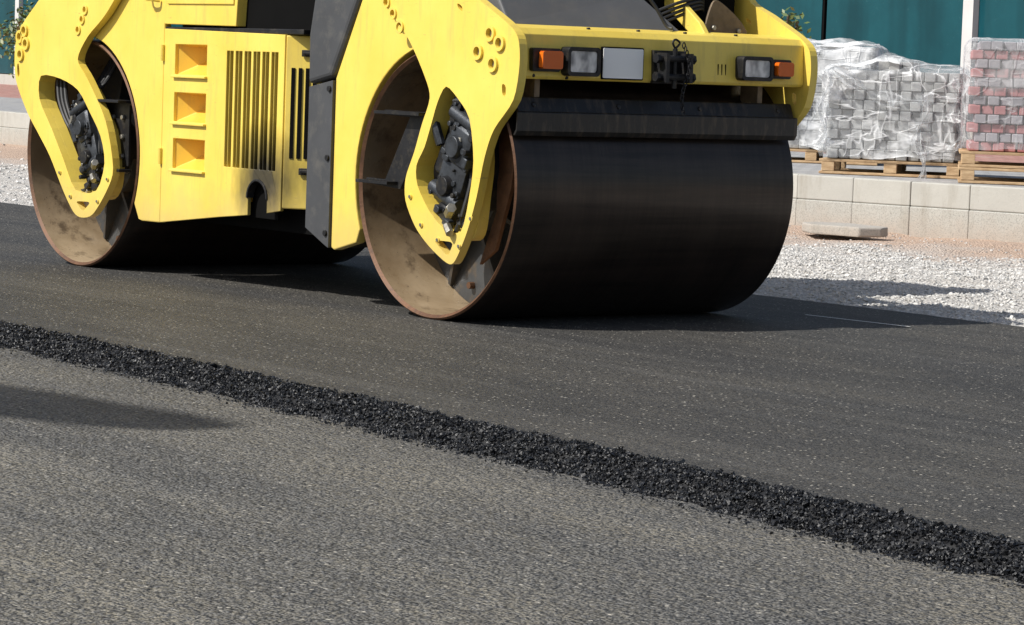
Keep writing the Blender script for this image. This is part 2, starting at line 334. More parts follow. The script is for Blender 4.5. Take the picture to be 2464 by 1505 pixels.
def scatter(name,pos,size,mat,nvar=30,flat=.8,npt=9):
    VS=[];FS=[];off=0; n=len(pos); which=rng.integers(0,nvar,n)
    for k in range(nvar):
        bm=bmesh.new(); sc=rng.uniform(.6,1.15,3)
        for _ in range(npt):
            d=rng.normal(size=3); d/=np.abs(d).max()**.55*np.linalg.norm(d)**.45; bm.verts.new(tuple(d*sc*rng.uniform(.8,1.05)))
        bmesh.ops.convex_hull(bm,input=bm.verts)
        for v in [v for v in bm.verts if not v.link_faces]: bm.verts.remove(v)
        bmesh.ops.triangulate(bm,faces=bm.faces); bm.verts.index_update()
        bv=np.array([v.co[:] for v in bm.verts]); bf=np.array([[v.index for v in f.verts] for f in bm.faces]); bm.free()
        idx=np.where(which==k)[0]; m=len(idx)
        if m==0: continue
        q=rng.normal(size=(m,4)); q/=np.linalg.norm(q,axis=1,keepdims=True); w,x,y,z=q.T
        Rm=np.stack([1-2*(y*y+z*z),2*(x*y-z*w),2*(x*z+y*w),2*(x*y+z*w),1-2*(x*x+z*z),2*(y*z-x*w),2*(x*z-y*w),2*(y*z+x*w),1-2*(x*x+y*y)],-1).reshape(m,3,3)
        V=np.einsum('nij,kj->nki',Rm,bv)*size[idx][:,None,None]; V[:,:,2]*=flat; V+=pos[idx][:,None,:]
        F=bf[None]+(np.arange(m)*len(bv))[:,None,None]+off
        VS.append(V.reshape(-1,3)); FS.append(F.reshape(-1,3)); off+=m*len(bv)
    V=np.concatenate(VS);F=np.concatenate(FS)
    me=bpy.data.meshes.new(name); me.vertices.add(len(V)); me.vertices.foreach_set("co",V.reshape(-1).astype(np.float32))
    me.loops.add(F.size); me.loops.foreach_set("vertex_index",F.reshape(-1).astype(np.int32))
    me.polygons.add(len(F)); me.polygons.foreach_set("loop_start",np.arange(0,F.size,3,dtype=np.int32)); me.polygons.foreach_set("loop_total",np.full(len(F),3,dtype=np.int32))
    me.polygons.foreach_set("use_smooth",np.zeros(len(F),dtype=bool))
    me.update(calc_edges=True); me.materials.append(mat)
    o=bpy.data.objects.new(name,me); COL.objects.link(o); return o
def sheet(name,fn,us,vs_,mat):
    b=MB(); nu=len(us);nv=len(vs_)
    b.add([fn(u,v) for u in us for v in vs_],[(i*nv+j,(i+1)*nv+j,(i+1)*nv+j+1,i*nv+j+1) for i in range(nu-1) for j in range(nv-1)],mat)
    return b.obj(name,recalc=False)
# ------------------------------------------------------------ setting
g=MB(); g.add([(-400,-300,-.12),(400,-300,-.12),(400,400,-.12),(-400,400,-.12)],[(0,1,2,3)],M_EARTH); struct(g.obj("ground",recalc=False))
RX=[-60,-.36,1.28,2.83,3.97,5.74,9,30]; RY=[-1.7,-1.93,-1.98,-2.07,-2.12,-2.27,-2.52,-4.]
def ytop(x): return float(np.interp(x,RX,RY))
def ynz(x): return .035*noise.noise(Vector((x*2.1,0,3)))+.02*noise.noise(Vector((x*7,5,3)))
xs=list(np.arange(-60,-6,3.))+list(np.arange(-6,10,.05))+list(np.arange(10,31,3.))
def matfn(x,v):
    yt=ytop(x)+ynz(x)
    if v<=0:
        t=-v; return (x,yt-.20*t,-.075*t*t*(3-2*t)+.014*noise.noise(Vector((x*14,t*5,0)))*(1 if 0<t<1 else 0))
    ye=2.68+.06*noise.noise(Vector((x*.9,9,0)))+.03*noise.noise(Vector((x*6,9,0)))
    return (x,yt+(ye-yt)*v, 0 if v<1 else -.03)
VM=[-1,-.8,-.6,-.4,-.2,0,.02,.5,.995,1.]
mo=struct(sheet("fresh_asphalt_road",matfn,xs,VM,M_MAT)); mo.data.materials.append(M_BED)
for p in mo.data.polygons:
    if p.index%(len(VM)-1)<5: p.material_index=1
o=MB(); o.add([(-60,-40,-.064),(40,-40,-.064),(40,-1.2,-.064),(-60,-1.2,-.064)],[(0,1,2,3)],M_OLD); struct(o.obj("road",recalc=False))
KP=[(-70,13.1),(-21.5,9.2),(-6.3,7.95),(-4.3,8.42),(3,10.2),(20,14.3)]
kx=[p[0] for p in KP];ky=[p[1] for p in KP]
def ykerb(x): return float(np.interp(x,kx,ky))
def grz(x,y):
    return -.025+.030*noise.noise(Vector((x*.9,y*.9,0)))+.016*noise.noise(Vector((x*4,y*4,2)))+.008*noise.noise(Vector((x*11,y*11,2)))+.03*max(0,(y-6.3))*.4
gx=list(np.arange(-70,-12,1.5))+list(np.arange(-12,6,.08))+list(np.arange(6,21,1.5))
struct(sheet("gravel_verge",lambda x,v:(x,2.6+(ykerb(x)+.05-2.6)*v,grz(x,2.6+(ykerb(x)-2.6)*v) if v>0.01 else -.04),gx,list(np.linspace(0,1,70)),M_GRB))
kb=MB()
for (x0,y0),(x1,y1) in zip(KP[:-1],KP[1:]):
    a=Vector((x0,y0,0));b=Vector((x1,y1,0));Ln=(b-a).length;d=(b-a)/Ln;n_=Vector((-d.y,d.x,0));k=max(1,int(round(Ln/.56)));st=Ln/k
    for i in range(k):
        j=random.uniform(-.005,.005)
        if a.x+d.x*i*st<-40: continue
        M=Matrix(((d.x,n_.x,0,a.x+d.x*i*st),(d.y,n_.y,0,a.y+d.y*i*st),(0,0,1,0),(0,0,0,1)))
        kb.box((.0025,j,.20),(st-.0025,.16,.385+random.uniform(-.003,.003)),M_CONC,M)
        kb.box((.001,j-.006,-.08),(st-.001,.16,.198),M_CONC,M)
struct(kb.obj("kerb",bevel=.009))
pv=MB(); pv.add([(x,ykerb(x)+.14,.378) for x in kx]+[(20,60,.378),(-70,60,.378)],[tuple(range(len(kx)+2))],M_PAVE); struct(pv.obj("pavement",recalc=False))
def pts_gravel(n,x0,x1,y0,y1):
    x=rng.uniform(x0,x1,n);y=rng.uniform(y0,y1,n); keep=[]
    for a,b in zip(x,y):
        if b>ykerb(a)-.03: continue
        yy=b+1.1*noise.noise(Vector((a*1.1,b*1.1,4)))
        if yy>6.2 and random.random()<min(.97,(yy-6.2)*1.1+.2): continue
        if noise.noise(Vector((a*1.7,b*1.7,8)))>.15 and random.random()<.5: continue
        keep.append((a,b,grz(a,b)+.001))
    return np.array(keep)
P=np.concatenate([pts_gravel(75000,-7,2.4,2.60,8.2),pts_gravel(9000,-24,-9,2.62,9.)])
S=rng.uniform(.005,.0145,len(P))*np.where(rng.random(len(P))<.03,1.7,1)
S[P[:,0]<-8.5]*=1.8
gs=scatter("gravel",P,S,M_GST,flat=.7); gs["kind"]="stuff"
n=46000; x=-2.2+10.2*rng.random(n)**.85; t=rng.beta(1.25,1.1,n)*1.10-.03
pos=np.zeros((n,3))
for i in range(n):
    v=-min(max(t[i],0),1); q=matfn(x[i],v); yy=q[1]-(t[i]-1)*.25 if t[i]>1 else q[1]
    if t[i]<0: yy=q[1]-t[i]*.5
    pos[i]=(x[i],yy,q[2]+rng.uniform(-.003,.011)*(1 if t[i]>.06 else .3))
S=rng.uniform(.0032,.0076,n)*np.where(rng.random(n)<.07,1.5,1)
m2=520; x2=rng.uniform(-2.,8.,m2); off=rng.exponential(.020,m2)
pos2=np.array([(a,ytop(a)+ynz(a)-.21-b,-.060) for a,b in zip(x2,off)]); S2=rng.uniform(.002,.0062,m2)
m3=400; x3=rng.uniform(-2.,8.,m3); off=rng.exponential(.012,m3)
pos3=np.array([(a,ytop(a)+ynz(a)+b,.001) for a,b in zip(x3,off)]); S3=rng.uniform(.002,.005,m3)
st=scatter("loose_asphalt_aggregate",np.concatenate([pos,pos2,pos3]),np.concatenate([S,S2,S3]),M_BIT,flat=.95,npt=10); st["kind"]="stuff"
c=MB(); c.add([(.30,1.98,.004),(.95,2.03,.004),(.95,2.045,.004),(.30,1.995,.004)],[(0,1,2,3)],M_WHITE); struct(c.obj("chalk_marking",recalc=False))
sl=MB()
sp=[(x+.12,y) for x,y in [(-5.62,7.28),(-5.4,7.16),(-5.15,7.22),(-4.98,7.25),(-4.92,7.42),(-5.02,7.58),(-5.3,7.60),(-5.5,7.66),(-5.68,7.45)]]
sl.prism(sp,.0,.07,M_CONC,'Z')
so=sl.obj("concrete_slab",bevel=.012); so["label"]="broken flat piece of concrete lying on soil by the kerb"; so["category"]="rubble"
# ------------------------------------------------------------ building
bd=empty("office_building",(-30,21.7,.378),"long glass-fronted building with teal panes and pale frames","building")
dirb=Vector((1,-.08,0)).normalized(); nb=Vector((-.08,-1,0)).normalized()
def BM(x):
    return Matrix(((dirb.x,-nb.x,0,x),(dirb.y,-nb.y,0,19.3-.08*x),(0,0,1,.378),(0,0,0,1)))
w=MB(); w.box((0,.06,0),(88,6,9),M_GLASSD,BM(-88.)); w.box((0,-.12,-.05),(88,.055,.22),M_CONC,BM(-88.)); w.obj("wall",bd)
for i in range(24):
    x=-16.9-3.1*i+3.1*2
    gl=MB(); gl.box((.05,0,.24),(3.05,.05,4.2),M_GLASS if i!=1 else M_GLASSD,BM(x)); gl.obj("window",bd)
    fr=MB(); 
    if i%2==0: fr.box((-.10,-.10,.23),(.10,.052,4.2),M_FRAMEW,BM(x))
    else: fr.box((-.02,-.02,.23),(.02,.052,4.2),M_DARK,BM(x))
    fr.box((.11 if i%2==0 else .03,-.05,4.0),(2.98,-.002,4.12),M_FRAMEW,BM(x))
    fr.obj("window_frame",bd)
pw=MB(); pw.box((0,-.0,.0),(26,.35,.46),M_CONC,Matrix(((dirb.x,-nb.x,0,-58),(dirb.y,-nb.y,0,24.3),(0,0,1,.378),(0,0,0,1))))
o=pw.obj("planter_wall",bevel=.02); o["label"]="low concrete planter wall below the shrubs"; o["category"]="wall"
def shrub(name,c,h,rad,nleaf,ls,label,trunkh=.3):
    e=empty(name,c,label,"shrub"); tb=MB(); tips=[]
    for i in range(9):
        a=random.uniform(0,6.28); r=rad*random.uniform(.2,.8); p=[c,(c[0]+r*.4*math.cos(a),c[1]+r*.4*math.sin(a),c[2]+h*.4),(c[0]+r*math.cos(a),c[1]+r*math.sin(a),c[2]+h*random.uniform(.6,.95))]
        tb.tube(p,.012,M_BARK,6,4); tips.append(p[-1]); tips.append(p[1])
    tb.obj("branches",e,smooth=True)
    lb=MB(); vs=[];fs=[]
    for i in range(nleaf):
        t=random.choice(tips); d=Vector((random.gauss(0,1),random.gauss(0,1),random.gauss(0,.8)))*rad*.26
        p=Vector(t)+d
        if p.z<c[2]+trunkh*.4: continue
        u=Vector((random.gauss(0,1),random.gauss(0,1),random.gauss(0,1))).normalized(); w_=u.orthogonal().normalized(); s_=ls*random.uniform(.6,1.3)
        k=len(vs); vs+=[p-u*s_,p+w_*s_*.45,p+u*s_,p-w_*s_*.45]; fs.append((k,k+1,k+2,k+3))
    lb.add(vs,fs,M_LEAF); lb.obj("foliage",e,recalc=False)
shrub("shrub",(-43.0,21.3,.4),1.40,1.05,9000,.06,"dense green shrub with yellowish leaves in a planter")
shrub("shrub.001",(-45.6,22.8,.4),1.5,1.0,5500,.06,"dense green shrub with yellowish leaves in a planter")
shrub("sapling",(-13.7,14.4,.38),1.6,.30,260,.045,"thin leafy sapling growing beside the pavement",.8)
# ------------------------------------------------------------ pallets of pavers
def paver_pallet(idx,cx,cy,yaw,w,d,layers,npal,mats,label,top=0,seed=0,filmk=1.0,H=.083,bwid=.105,fm=None):
    rnd=random.Random(seed); base=(cx,cy,.382)
    e=empty("paver_pallet" if idx==0 else "paver_pallet.%03d"%idx,base,label,"pallet of paving stones","wrapped pallets of paving stones on the pavement")
    M=Matrix.Translation(base)@Matrix.Rotation(yaw,4,'Z')
    z=0; pb=MB()
    for k in range(npal):
        for px in (-w/2-.04,-.05,w/2-.06):
            for py in (-.03,d/2-.05,d-.1): pb.box((px,py,z+.022),(px+.10,py+.10,z+.095),M_WOOD,M)
        for py in (-.03,d/2-.05,d-.1): pb.box((-w/2-.06,py,z),(w/2+.06,py+.1,z+.02),M_WOOD,M)
        for py in np.linspace(-.03,d-.1,6): pb.box((-w/2-.06,py,z+.097),(w/2+.06,py+.085,z+.118),M_WOOD,M)
        z+=.122
    pb.obj("pallet_base",e,bevel=.004)
    sb=MB(); nx=int(round(w/bwid)); ny=int(round(d/bwid)); bw=w/nx; bd_=d/ny
    for l in range(layers):
        m=mats[l%len(mats)]; lj=rnd.uniform(-.012,.012)+(bw*.5 if l%2 and len(mats)>1 else 0)
        rec=.02 if (len(mats)>1 and m is M_PR) else 0
        for i in range(nx):
            for j in range(ny):
                if 0<i<nx-1 and 0<j<ny-1 and l<layers-2: continue
                if lj>.02 and i==nx-1: continue
                if top and l==layers-1 and (i<nx*.28 or i>nx*.62 or rnd.random()<.25): continue
                if top and l==layers-2 and i<2 and rnd.random()<.6: continue
                off=.016 if (i+l)%2 else -.012
                jx,jy=rnd.uniform(-.006,.006)+lj,rnd.uniform(-.008,.008)+(off+rec if j==0 else 0)
                sb.box((-w/2+i*bw+.002+jx,j*bd_+jy,z+l*H+.001),(-w/2+(i+1)*bw-.004+jx,(j+1)*bd_-.004+jy,z+(l+1)*H-.002),m,M)
    sb.box((-w/2+.05,.06,z),(w/2-.06,d-.06,z+(layers-2)*H),M_PG,M)
    sb.obj("paver_stack",e,bevel=.006,seg=1)
    zt=z+(layers-(1 if top else 0))*H+.01; nu=190; nv=44; vs=[];per=2*(w+d)
    for i in range(nu):
        s=i/nu*per
        if s<w: p=(-w/2+s,-.03); n_=(0,-1)
        elif s<w+d: p=(w/2+.03,s-w); n_=(1,0)
        elif s<2*w+d: p=(w/2-(s-w-d),d+.03); n_=(0,1)
        else: p=(-w/2-.03,d-(s-2*w-d)); n_=(-1,0)
        for j in range(nv):
            tt=j/(nv-1); edge=.05*noise.noise(Vector((s*4,seed,1)))*filmk; zz=z+.02+(zt-z-.01)*tt+edge*(1 if j>nv-4 or j<3 else 0)
            a=noise.noise(Vector((p[0]*2.5+zz*3+seed,p[1]*2.5,zz*4))); b2=noise.noise(Vector((p[0]*7+seed,p[1]*7,zz*4-p[0]*5)))
            nz=(1-abs(a)*2.2)*.018*filmk+abs(b2)*.014+.008
            nz+=(.07*max(0,noise.noise(Vector((p[0]*2.0+seed,p[1]*2.0,zz*2.2)))))*filmk
            k=max(0,(tt-.92)/.08); inw=.07*k*k
            vs.append(M@Vector((p[0]+n_[0]*(nz+.006-inw),p[1]+n_[1]*(nz+.006-inw),zz)))
    fs=[(i*nv+j,((i+1)%nu)*nv+j,((i+1)%nu)*nv+j+1,i*nv+j+1) for i in range(nu) for j in range(nv-1)]
    fb=MB(); fb.add(vs,fs,fm)
    g=34; vt=[]
    for i in range(g):
        for j in range(g):
            a=i/(g-1); b2=j/(g-1); hgt=.010+.06*filmk*max(0,noise.noise(Vector((a*4+seed,b2*4,0)))+.03)+.015*filmk*abs(noise.noise(Vector((a*12,b2*12,seed))))
            if top: hgt+=.080*math.exp(-((a-.42)/.18)**2)
            vt.append(M@Vector((-w/2-.03+(w+.06)*a,-.04+(d+.06)*b2,zt+hgt-.03*(1 if j==0 or i in(0,g-1) else 0))))
    fb.add(vt,[(i*g+j,(i+1)*g+j,(i+1)*g+j+1,i*g+j+1) for i in range(g-1) for j in range(g-1)],fm)
    if top:
        for (xa,za,xb_,zb,wd) in ((.22,zt-.18,.25,z-.21,.045),(-.46,zt-.02,.34,zt-.22,.06),(.50,zt-.05,.52,z+.1,.06),(-.52,zt-.03,-.55,z+.1,.05)):
            vt=[];k=30
            for i in range(k):
                q=i/(k-1)
                for j in range(7):
                    zz=za+(zb-za)*q; xx=xa+(xb_-xa)*q+.03*math.sin(i*.35); ww=(j-3)/3*wd*(.7+.4*math.sin(i*.5))
                    vert=abs(zb-za)>abs(xb_-xa)
                    vt.append(M@Vector((xx+(ww if vert else 0),-.105-.025*math.sin(j*2.2+i*.6)-.02*math.cos(i*.3),zz+(0 if vert else ww)-(0 if vert else .10*math.sin(q*3.14)))))
            fb.add(vt,[(i*7+j,(i+1)*7+j,(i+1)*7+j+1,i*7+j+1) for i in range(k-1) for j in range(6)],M_FILM)
    fb.obj("plastic_wrap",e,recalc=False,smooth=True,angle=60)
YAW=math.atan2(.69,.72)
paver_pallet(0,-6.23,8.87,YAW-.05,1.00,.95,10,1,[M_PG],"wooden pallet of grey paving stones in torn clear film",1,3,1.2,.078,.088,M_FILM)
paver_pallet(1,-4.78,9.02,YAW+.02,1.10,1.0,12,2,[M_PR,M_PM],"stacked pallets with red and grey paving stones in clear film",0,9,.4,.069,.092,M_FILM2)
paver_pallet(2,-8.75,10.35,YAW,1.05,1.0,11,1,[M_PG],"wooden pallet of grey paving stones in cloudy clear film",0,21,1.2,.083,.1,M_FILM)
# ------------------------------------------------------------ road roller
LW=3.209; W=1.606; RC=-LW
rr=empty("road_roller",(-1.6,.8,0),"yellow tandem road roller with two wide steel drums on fresh asphalt","road roller")
def child(o_,par):
    o_.parent=par; o_.matrix_parent_inverse=Matrix.Identity(4)
def drum(cx):
    a=MB(); a.lathe([(.578,.012),(.592,.0),(.600,.008),(.600,W-.008),(.592,W),(.578,W-.012)],cx,.6,M_DRUM,160)
    o=a.obj("drum",rr,smooth=True,angle=30)
    me=o.data; me.materials.append(M_TAN); me.materials.append(M_RUST)
    for p in me.polygons:
        c=p.center; r=math.hypot(c.x-cx,c.z-.6)
        if r<.5795: p.material_index=1
        elif c.y<.009 or c.y>W-.009 or r<.595: p.material_index=2
    for yy,sg in ((.36,1),(W-.36,-1)):
        b=MB(); b.prism(circle(cx,.6,.577,96),yy-.012,yy+.012,M_WEB,'Y')
        b.cyl((cx,yy-sg*.16,.6),(cx,yy,.6),.21,M_WEB,48)
        b.cyl((cx,yy-sg*.13,.6),(cx,yy-sg*.17,.6),.15,M_BLACK,40)
        for k in range(12):
            q=(cx+.18*math.cos(k*math.pi/6),.6+.18*math.sin(k*math.pi/6)); b.cyl((q[0],yy-sg*.16,q[1]),(q[0],yy-sg*.185,q[1]),.014,M_STEEL,6)
        for k in range(8):
            an=k*math.pi/4+.2; ca,sa=math.cos(an),math.sin(an)
            b.add([(cx+ca*.21-sa*.01,yy-sg*.012,.6+sa*.21+ca*.01),(cx+ca*.21+sa*.01,yy-sg*.012,.6+sa*.21-ca*.01),(cx+ca*.57+sa*.01,yy-sg*.012,.6+sa*.57-ca*.01),(cx+ca*.57-sa*.01,yy-sg*.012,.6+sa*.57+ca*.01),(cx+ca*.21-sa*.01,yy-sg*.13,.6+sa*.21+ca*.01),(cx+ca*.21+sa*.01,yy-sg*.13,.6+sa*.21-ca*.01),(cx+ca*.57+sa*.01,yy-sg*.03,.6+sa*.57-ca*.01),(cx+ca*.57-sa*.01,yy-sg*.03,.6+sa*.57+ca*.01)],[(0,1,2,3),(4,5,6,7),(0,1,5,4),(1,2,6,5),(2,3,7,6),(3,0,4,7)],M_WEB)
        for k in range(10):
            q=(cx+.49*math.cos(k*math.pi/5),.6+.49*math.sin(k*math.pi/5)); b.cyl((q[0],yy-sg*.012,q[1]),(q[0],yy-sg*.04,q[1]),.016,M_RUST,8)
        w_=b.obj("drum_web",None,smooth=True); child(w_,o)
    return o
drum(0.); drum(RC)
FY=[(-.60,1.80),(-.60,1.60),(-.38,1.41),(-.16,1.24),(-.02,1.07),(.02,.98),(-.035,.86),(-.085,.74),(-.145,.62),(-.14,.52),(-.06,.41),(.05,.33),(.19,.265),(.25,.28),(.33,.41),(.39,.56),(.44,.74),(.50,.86),(.63,.99),(.665,1.14),(.65,1.25),(.58,1.31),(.37,1.41),(.20,1.50),(.10,1.80)]
FWIN=[(.14,1.035),(.08,.965),(.035,.86),(-.01,.76),(-.065,.68),(-.05,.59),(.05,.48),(.17,.41),(.285,.41),(.335,.55),(.36,.72),(.32,.90),(.23,.985)]
FSM=[(.08,.360),(.235,.360),(.195,.292)]
FR=[(-.335,1.40,.017),(-.28,1.35,.017),(-.225,1.29,.02),(.37,1.19,.022),(.455,1.27,.022),(.525,1.23,.022),(.48,1.14,.022)]
FS=[[(.20,1.40),(.24,1.385),(.245,1.36),(.21,1.375)],[(.545,1.06),(.575,1.05),(.575,1.00),(.55,1.01)]]
RY_=[(-.12,1.80),(-.25,1.52),(-.40,1.40),(-.58,1.27),(-.66,1.15),(-.645,.97),(-.51,.80),(-.38,.69),(-.24,.57),(-.09,.40),(.03,.29),(.12,.265),(.24,.29),(.38,.42),(.44,.54),(.35,.78),(.15,.99),(.04,1.09),(.14,1.21),(.34,1.34),(.60,1.60),(.60,1.80)]
RWIN=[(-.36,.995),(-.14,.985),(.05,.93),(.18,.82),(.30,.70),(.35,.56),(.27,.415),(.05,.405),(-.09,.56),(-.23,.72),(-.37,.87)]
RSM=[(.05,.348),(.215,.352),(.13,.295)]
RR=[(-.60,1.20,.022),(-.55,1.235,.022),(-.53,1.165,.022),(-.59,1.105,.022),(.11,1.35,.017),(.08,1.30,.017),(.04,1.245,.017)]
RS=[[(-.635,1.05),(-.615,1.06),(-.60,.99),(-.625,.98)]]
FOUT=[(.07,1.07),(.01,.87),(-.04,.76),(-.10,.68),(-.09,.57),(.02,.45),(.07,.37),(.18,.37),(.30,.37),(.345,.42),(.366,.56),(.385,.72),(.345,.92),(.26,1.03),(.14,1.08)]
ROUT=[(-.39,1.03),(-.405,.85),(-.27,.70),(-.13,.53),(.0,.370),(.15,.365),(.30,.372),(.375,.44),(.39,.56),(.34,.73),(.20,.87),(.07,.97),(-.13,1.025)]
def sh(p,cx): return [(x+cx,z) for x,z in p]
for cx,poly,win,small,rings,slots,out in ((0,FY,FWIN,FSM,FR,FS,FOUT),(RC,RY_,RWIN,RSM,RR,RS,ROUT)):
    for side in (0,1):
        if side==0: y0,y1,yi=-.052,-.010,.045
        else: y0,y1,yi=W+.052,W+.010,W-.045
        pp=spline(sh(poly,cx)); ww=spline(sh(win,cx),3); sm=smoothpoly(sh(small,cx),2,.15)
        b=MB(); b.prism(pp,y0,y1,M_Y,'Y',[ww,sm]+[circle(x+cx,z,r,16) for x,z,r in rings]+[smoothpoly(sh(s,cx),2) for s in slots])
        b.prism(spline(sh(out,cx),3),y1,yi,M_Y,'Y',[ww])
        sg=-1 if side==0 else 1
        for x,z,r in rings:
            if r>.021:
                b.prism(circle(x+cx,z,.036,24),y0+sg*.012,y0,M_Y,'Y',[circle(x+cx,z,.022,18)])
                b.cyl((x+cx,y1,z),(x+cx,y0+sg*-.006,z),.016,M_STEEL,6)
            else:
                b.prism(circle(x+cx,z,r+.010,24),y0+sg*.008,y0,M_Y,'Y',[circle(x+cx,z,r,18)])
        fl=[(-.01,.42),(.12,.362),(.28,.345),(.36,.47),(-.10,.54)] if cx==0 else [(.0,.37),(.29,.36),(.39,.48),(-.12,.49)]
        for x,z in fl: b.cyl((x+cx,y0,z),(x+cx,y0+sg*.006,z),.012,M_Y,12); b.cyl((x+cx,y0+sg*.006,z),(x+cx,y0+sg*.010,z),.008,M_STEEL,6)
        b.obj("yoke",rr,bevel=.009,seg=2)
def motor(cx,cz,y,s,seed,flip=1):
    r=random.Random(seed); b=MB()
    b.cyl((cx,y+.02,cz),(cx,y+.24,cz),.13*s,M_BLACK,24)
    b.cyl((cx,y-.01,cz),(cx,y+.02,cz),.10*s,M_MOTOR,20)
    R=Matrix.Translation((cx,y,cz))@Matrix.Rotation(math.radians(22*flip),4,'Y')
    def rb(a,c,mat,ch=.012):
        (x0,y0,z0),(x1,y1,z1)=a,c; p=[(x0+ch,z0),(x1-ch,z0),(x1,z0+ch),(x1,z1-ch),(x1-ch,z1),(x0+ch,z1),(x0,z1-ch),(x0,z0+ch)]
        vs=[R@Vector((q[0],y1,q[1])) for q in p]+[R@Vector((q[0],y0+ch,q[1])) for q in p]
        mx,mz=(x0+x1)/2,(z0+z1)/2; vs+=[R@Vector((mx+(q[0]-mx)*.8,y0,mz+(q[1]-mz)*.85)) for q in p]
        fs=[(i+8*k,(i+1)%8+8*k,(i+1)%8+8*k+8,i+8*k+8) for k in (0,1) for i in range(8)]+[tuple(range(8)),tuple(range(16,24))]
        b.add(vs,fs,mat)
    rb((-.06*s,-.045,-.13*s),(.055*s,.03,.02*s),M_MOTOR); rb((-.045*s,-.06,.0),(.055*s,.02,.11*s),M_MOTOR); rb((-.085*s,-.04,-.06*s),(-.03*s,.0,.03*s),M_BLACK)
    rb((-.02*s,-.05,-.21*s),(.045*s,.0,-.12*s),M_BLACK); rb((-.025*s,-.045,.11*s),(.045*s,.02,.18*s),M_BLACK)
    a=R@Vector((0,-.05,.05*s)); c_=R@Vector((0,-.085,.05*s)); b.cyl(a,c_,.035*s,M_MOTOR,20,.030*s)
    a=R@Vector((-.005,-.04,-.07*s)); c_=R@Vector((-.005,-.075,-.07*s)); b.cyl(a,c_,.030*s,M_BLACK,20,.026*s)
    a=R@Vector((-.07*s,-.03,-.10*s)); c_=R@Vector((.065*s,-.03,-.10*s)); b.cyl(a,c_,.022*s,M_MOTOR,14)
    a=R@Vector((-.06*s,-.045,.13*s)); c_=R@Vector((.07*s,-.045,.13*s)); b.cyl(a,c_,.018*s,M_MOTOR,14)
    for k in range(34):
        px,pz=r.uniform(-.065,.06)*s,r.uniform(-.20,.17)*s; a=R@Vector((px,-.035,pz)); c_=R@Vector((px,-.035-r.uniform(.015,.04),pz)); b.cyl(a,c_,r.uniform(.004,.010)*s,r.choice([M_MOTOR,M_BLACK,M_BLACK,M_MOTOR,M_MOTOR,M_STEEL]),r.choice([6,10]))
    for k in range(12):
        px,pz=r.uniform(-.07,.06)*s,r.uniform(-.20,.17)*s; h1,h2=r.uniform(.007,.016)*s,r.uniform(.007,.016)*s; rb((px-h1,-.065,pz-h2),(px+h1,-.03,pz+h2),r.choice([M_MOTOR,M_BLACK]),.004)
    a=R@Vector((-.08*s,-.04,.02*s)); b.cyl(a,a+Vector((-.025,-.01,.07))*s,.014*s,M_MOTOR,6); b.cyl(a+Vector((-.025,-.01,.07))*s,a+Vector((.01,0,.15))*s,.012*s,M_STEEL,8)
    a=R@Vector((.05*s,-.06,-.13*s)); b.cyl(a,a+Vector((.04,-.02,.02))*s,.015*s,M_STEEL,6); b.cyl(a+Vector((.02,-.02,-.03))*s,a+Vector((.05,-.03,-.05))*s,.012*s,M_STEEL,6)
    b.obj("hydraulic_motor",rr,bevel=.002,smooth=True,angle=35)
    for k in range(4):
        h=MB(); o_=k*.025; h.tube([(cx-.05+o_,y-.02,cz+.06*s),(cx-.03+o_*.6,y-.03,cz+.17*s),(cx+.02*flip+o_,y+.03,cz+.30),(cx+.05*flip+o_,y+.15,cz+.46)],.011,M_HOSE,8); h.obj("hydraulic_hose",rr,smooth=True)
    for pts in ([(cx+.08,y,cz-.08),(cx+.14,y+.01,cz-.02),(cx+.12,y+.04,cz+.14),(cx+.06,y+.06,cz+.22)],[(cx-.02,y-.05,cz-.20*s),(cx+.06,y-.06,cz-.18*s),(cx+.10,y-.02,cz-.08),(cx+.06,y,cz+.02)]):
        h=MB(); h.tube(pts,.011,M_HOSE); h.obj("hydraulic_hose",rr,smooth=True)
motor(.165,.70,.03,1.6,5); motor(RC+.06,.67,.04,1.35,8,-1)
for k in range(3):
    h=MB(); h.tube([(RC-.30+.04*k,.02,.97),(RC-.24+.04*k,.0,.86),(RC-.14+.035*k,.0,.74),(RC-.04+.02*k,.03,.66)],.011,M_HOSE); h.obj("hydraulic_hose",rr,smooth=True)
b=MB(); b.prism([(.36,.95),(.50,.90),(.46,.60),(.36,.33),(.25,.26),(.36,.50)],.08,.10,M_RUST); b.obj("yoke_shade_plate",rr,bevel=.003)  # brown plate added to stand in for the shaded side of the yoke leg
b=MB(); b.prism([(-.40,.918),(-.40,.897),(-.20,.890),(-.38,.602),(-.53,.605),(-.53,.582),(-.26,.565),(-.04,.885),(-.04,.912)],.0,.03,M_BLACK)
b.box((-.40,-.06,.900),(-.05,.12,.914),M_BLACK); b.box((-.53,-.06,.584),(-.28,.12,.598),M_BLACK)
b.obj("step_bracket",rr,bevel=.003)
b=MB(); b.prism([(RC+.13,.875),(RC+.47,.885),(RC+.47,.865),(RC+.45,.865),(RC+.45,.55),(RC+.30,.53),(RC+.17,.70),(RC+.13,.855)],.03,.045,M_BLACK); b.box((RC+.13,-.05,.875),(RC+.47,.045,.89),M_BLACK); b.box((RC+.28,-.03,.52),(RC+.46,.045,.535),M_BLACK)
for x,z in ((.3,.6),(.4,.6),(.3,.7),(.4,.7),(.3,.8),(.4,.8)): b.cyl((RC+x,.03,z),(RC+x,.012,z),.014,M_STEEL,6)
b.obj("step_bracket",rr,bevel=.003)
def arc(cx,r,a0,a1,n): return [(cx+r*math.cos(math.radians(a0+(a1-a0)*i/n)),.6+r*math.sin(math.radians(a0+(a1-a0)*i/n))) for i in range(n+1)]
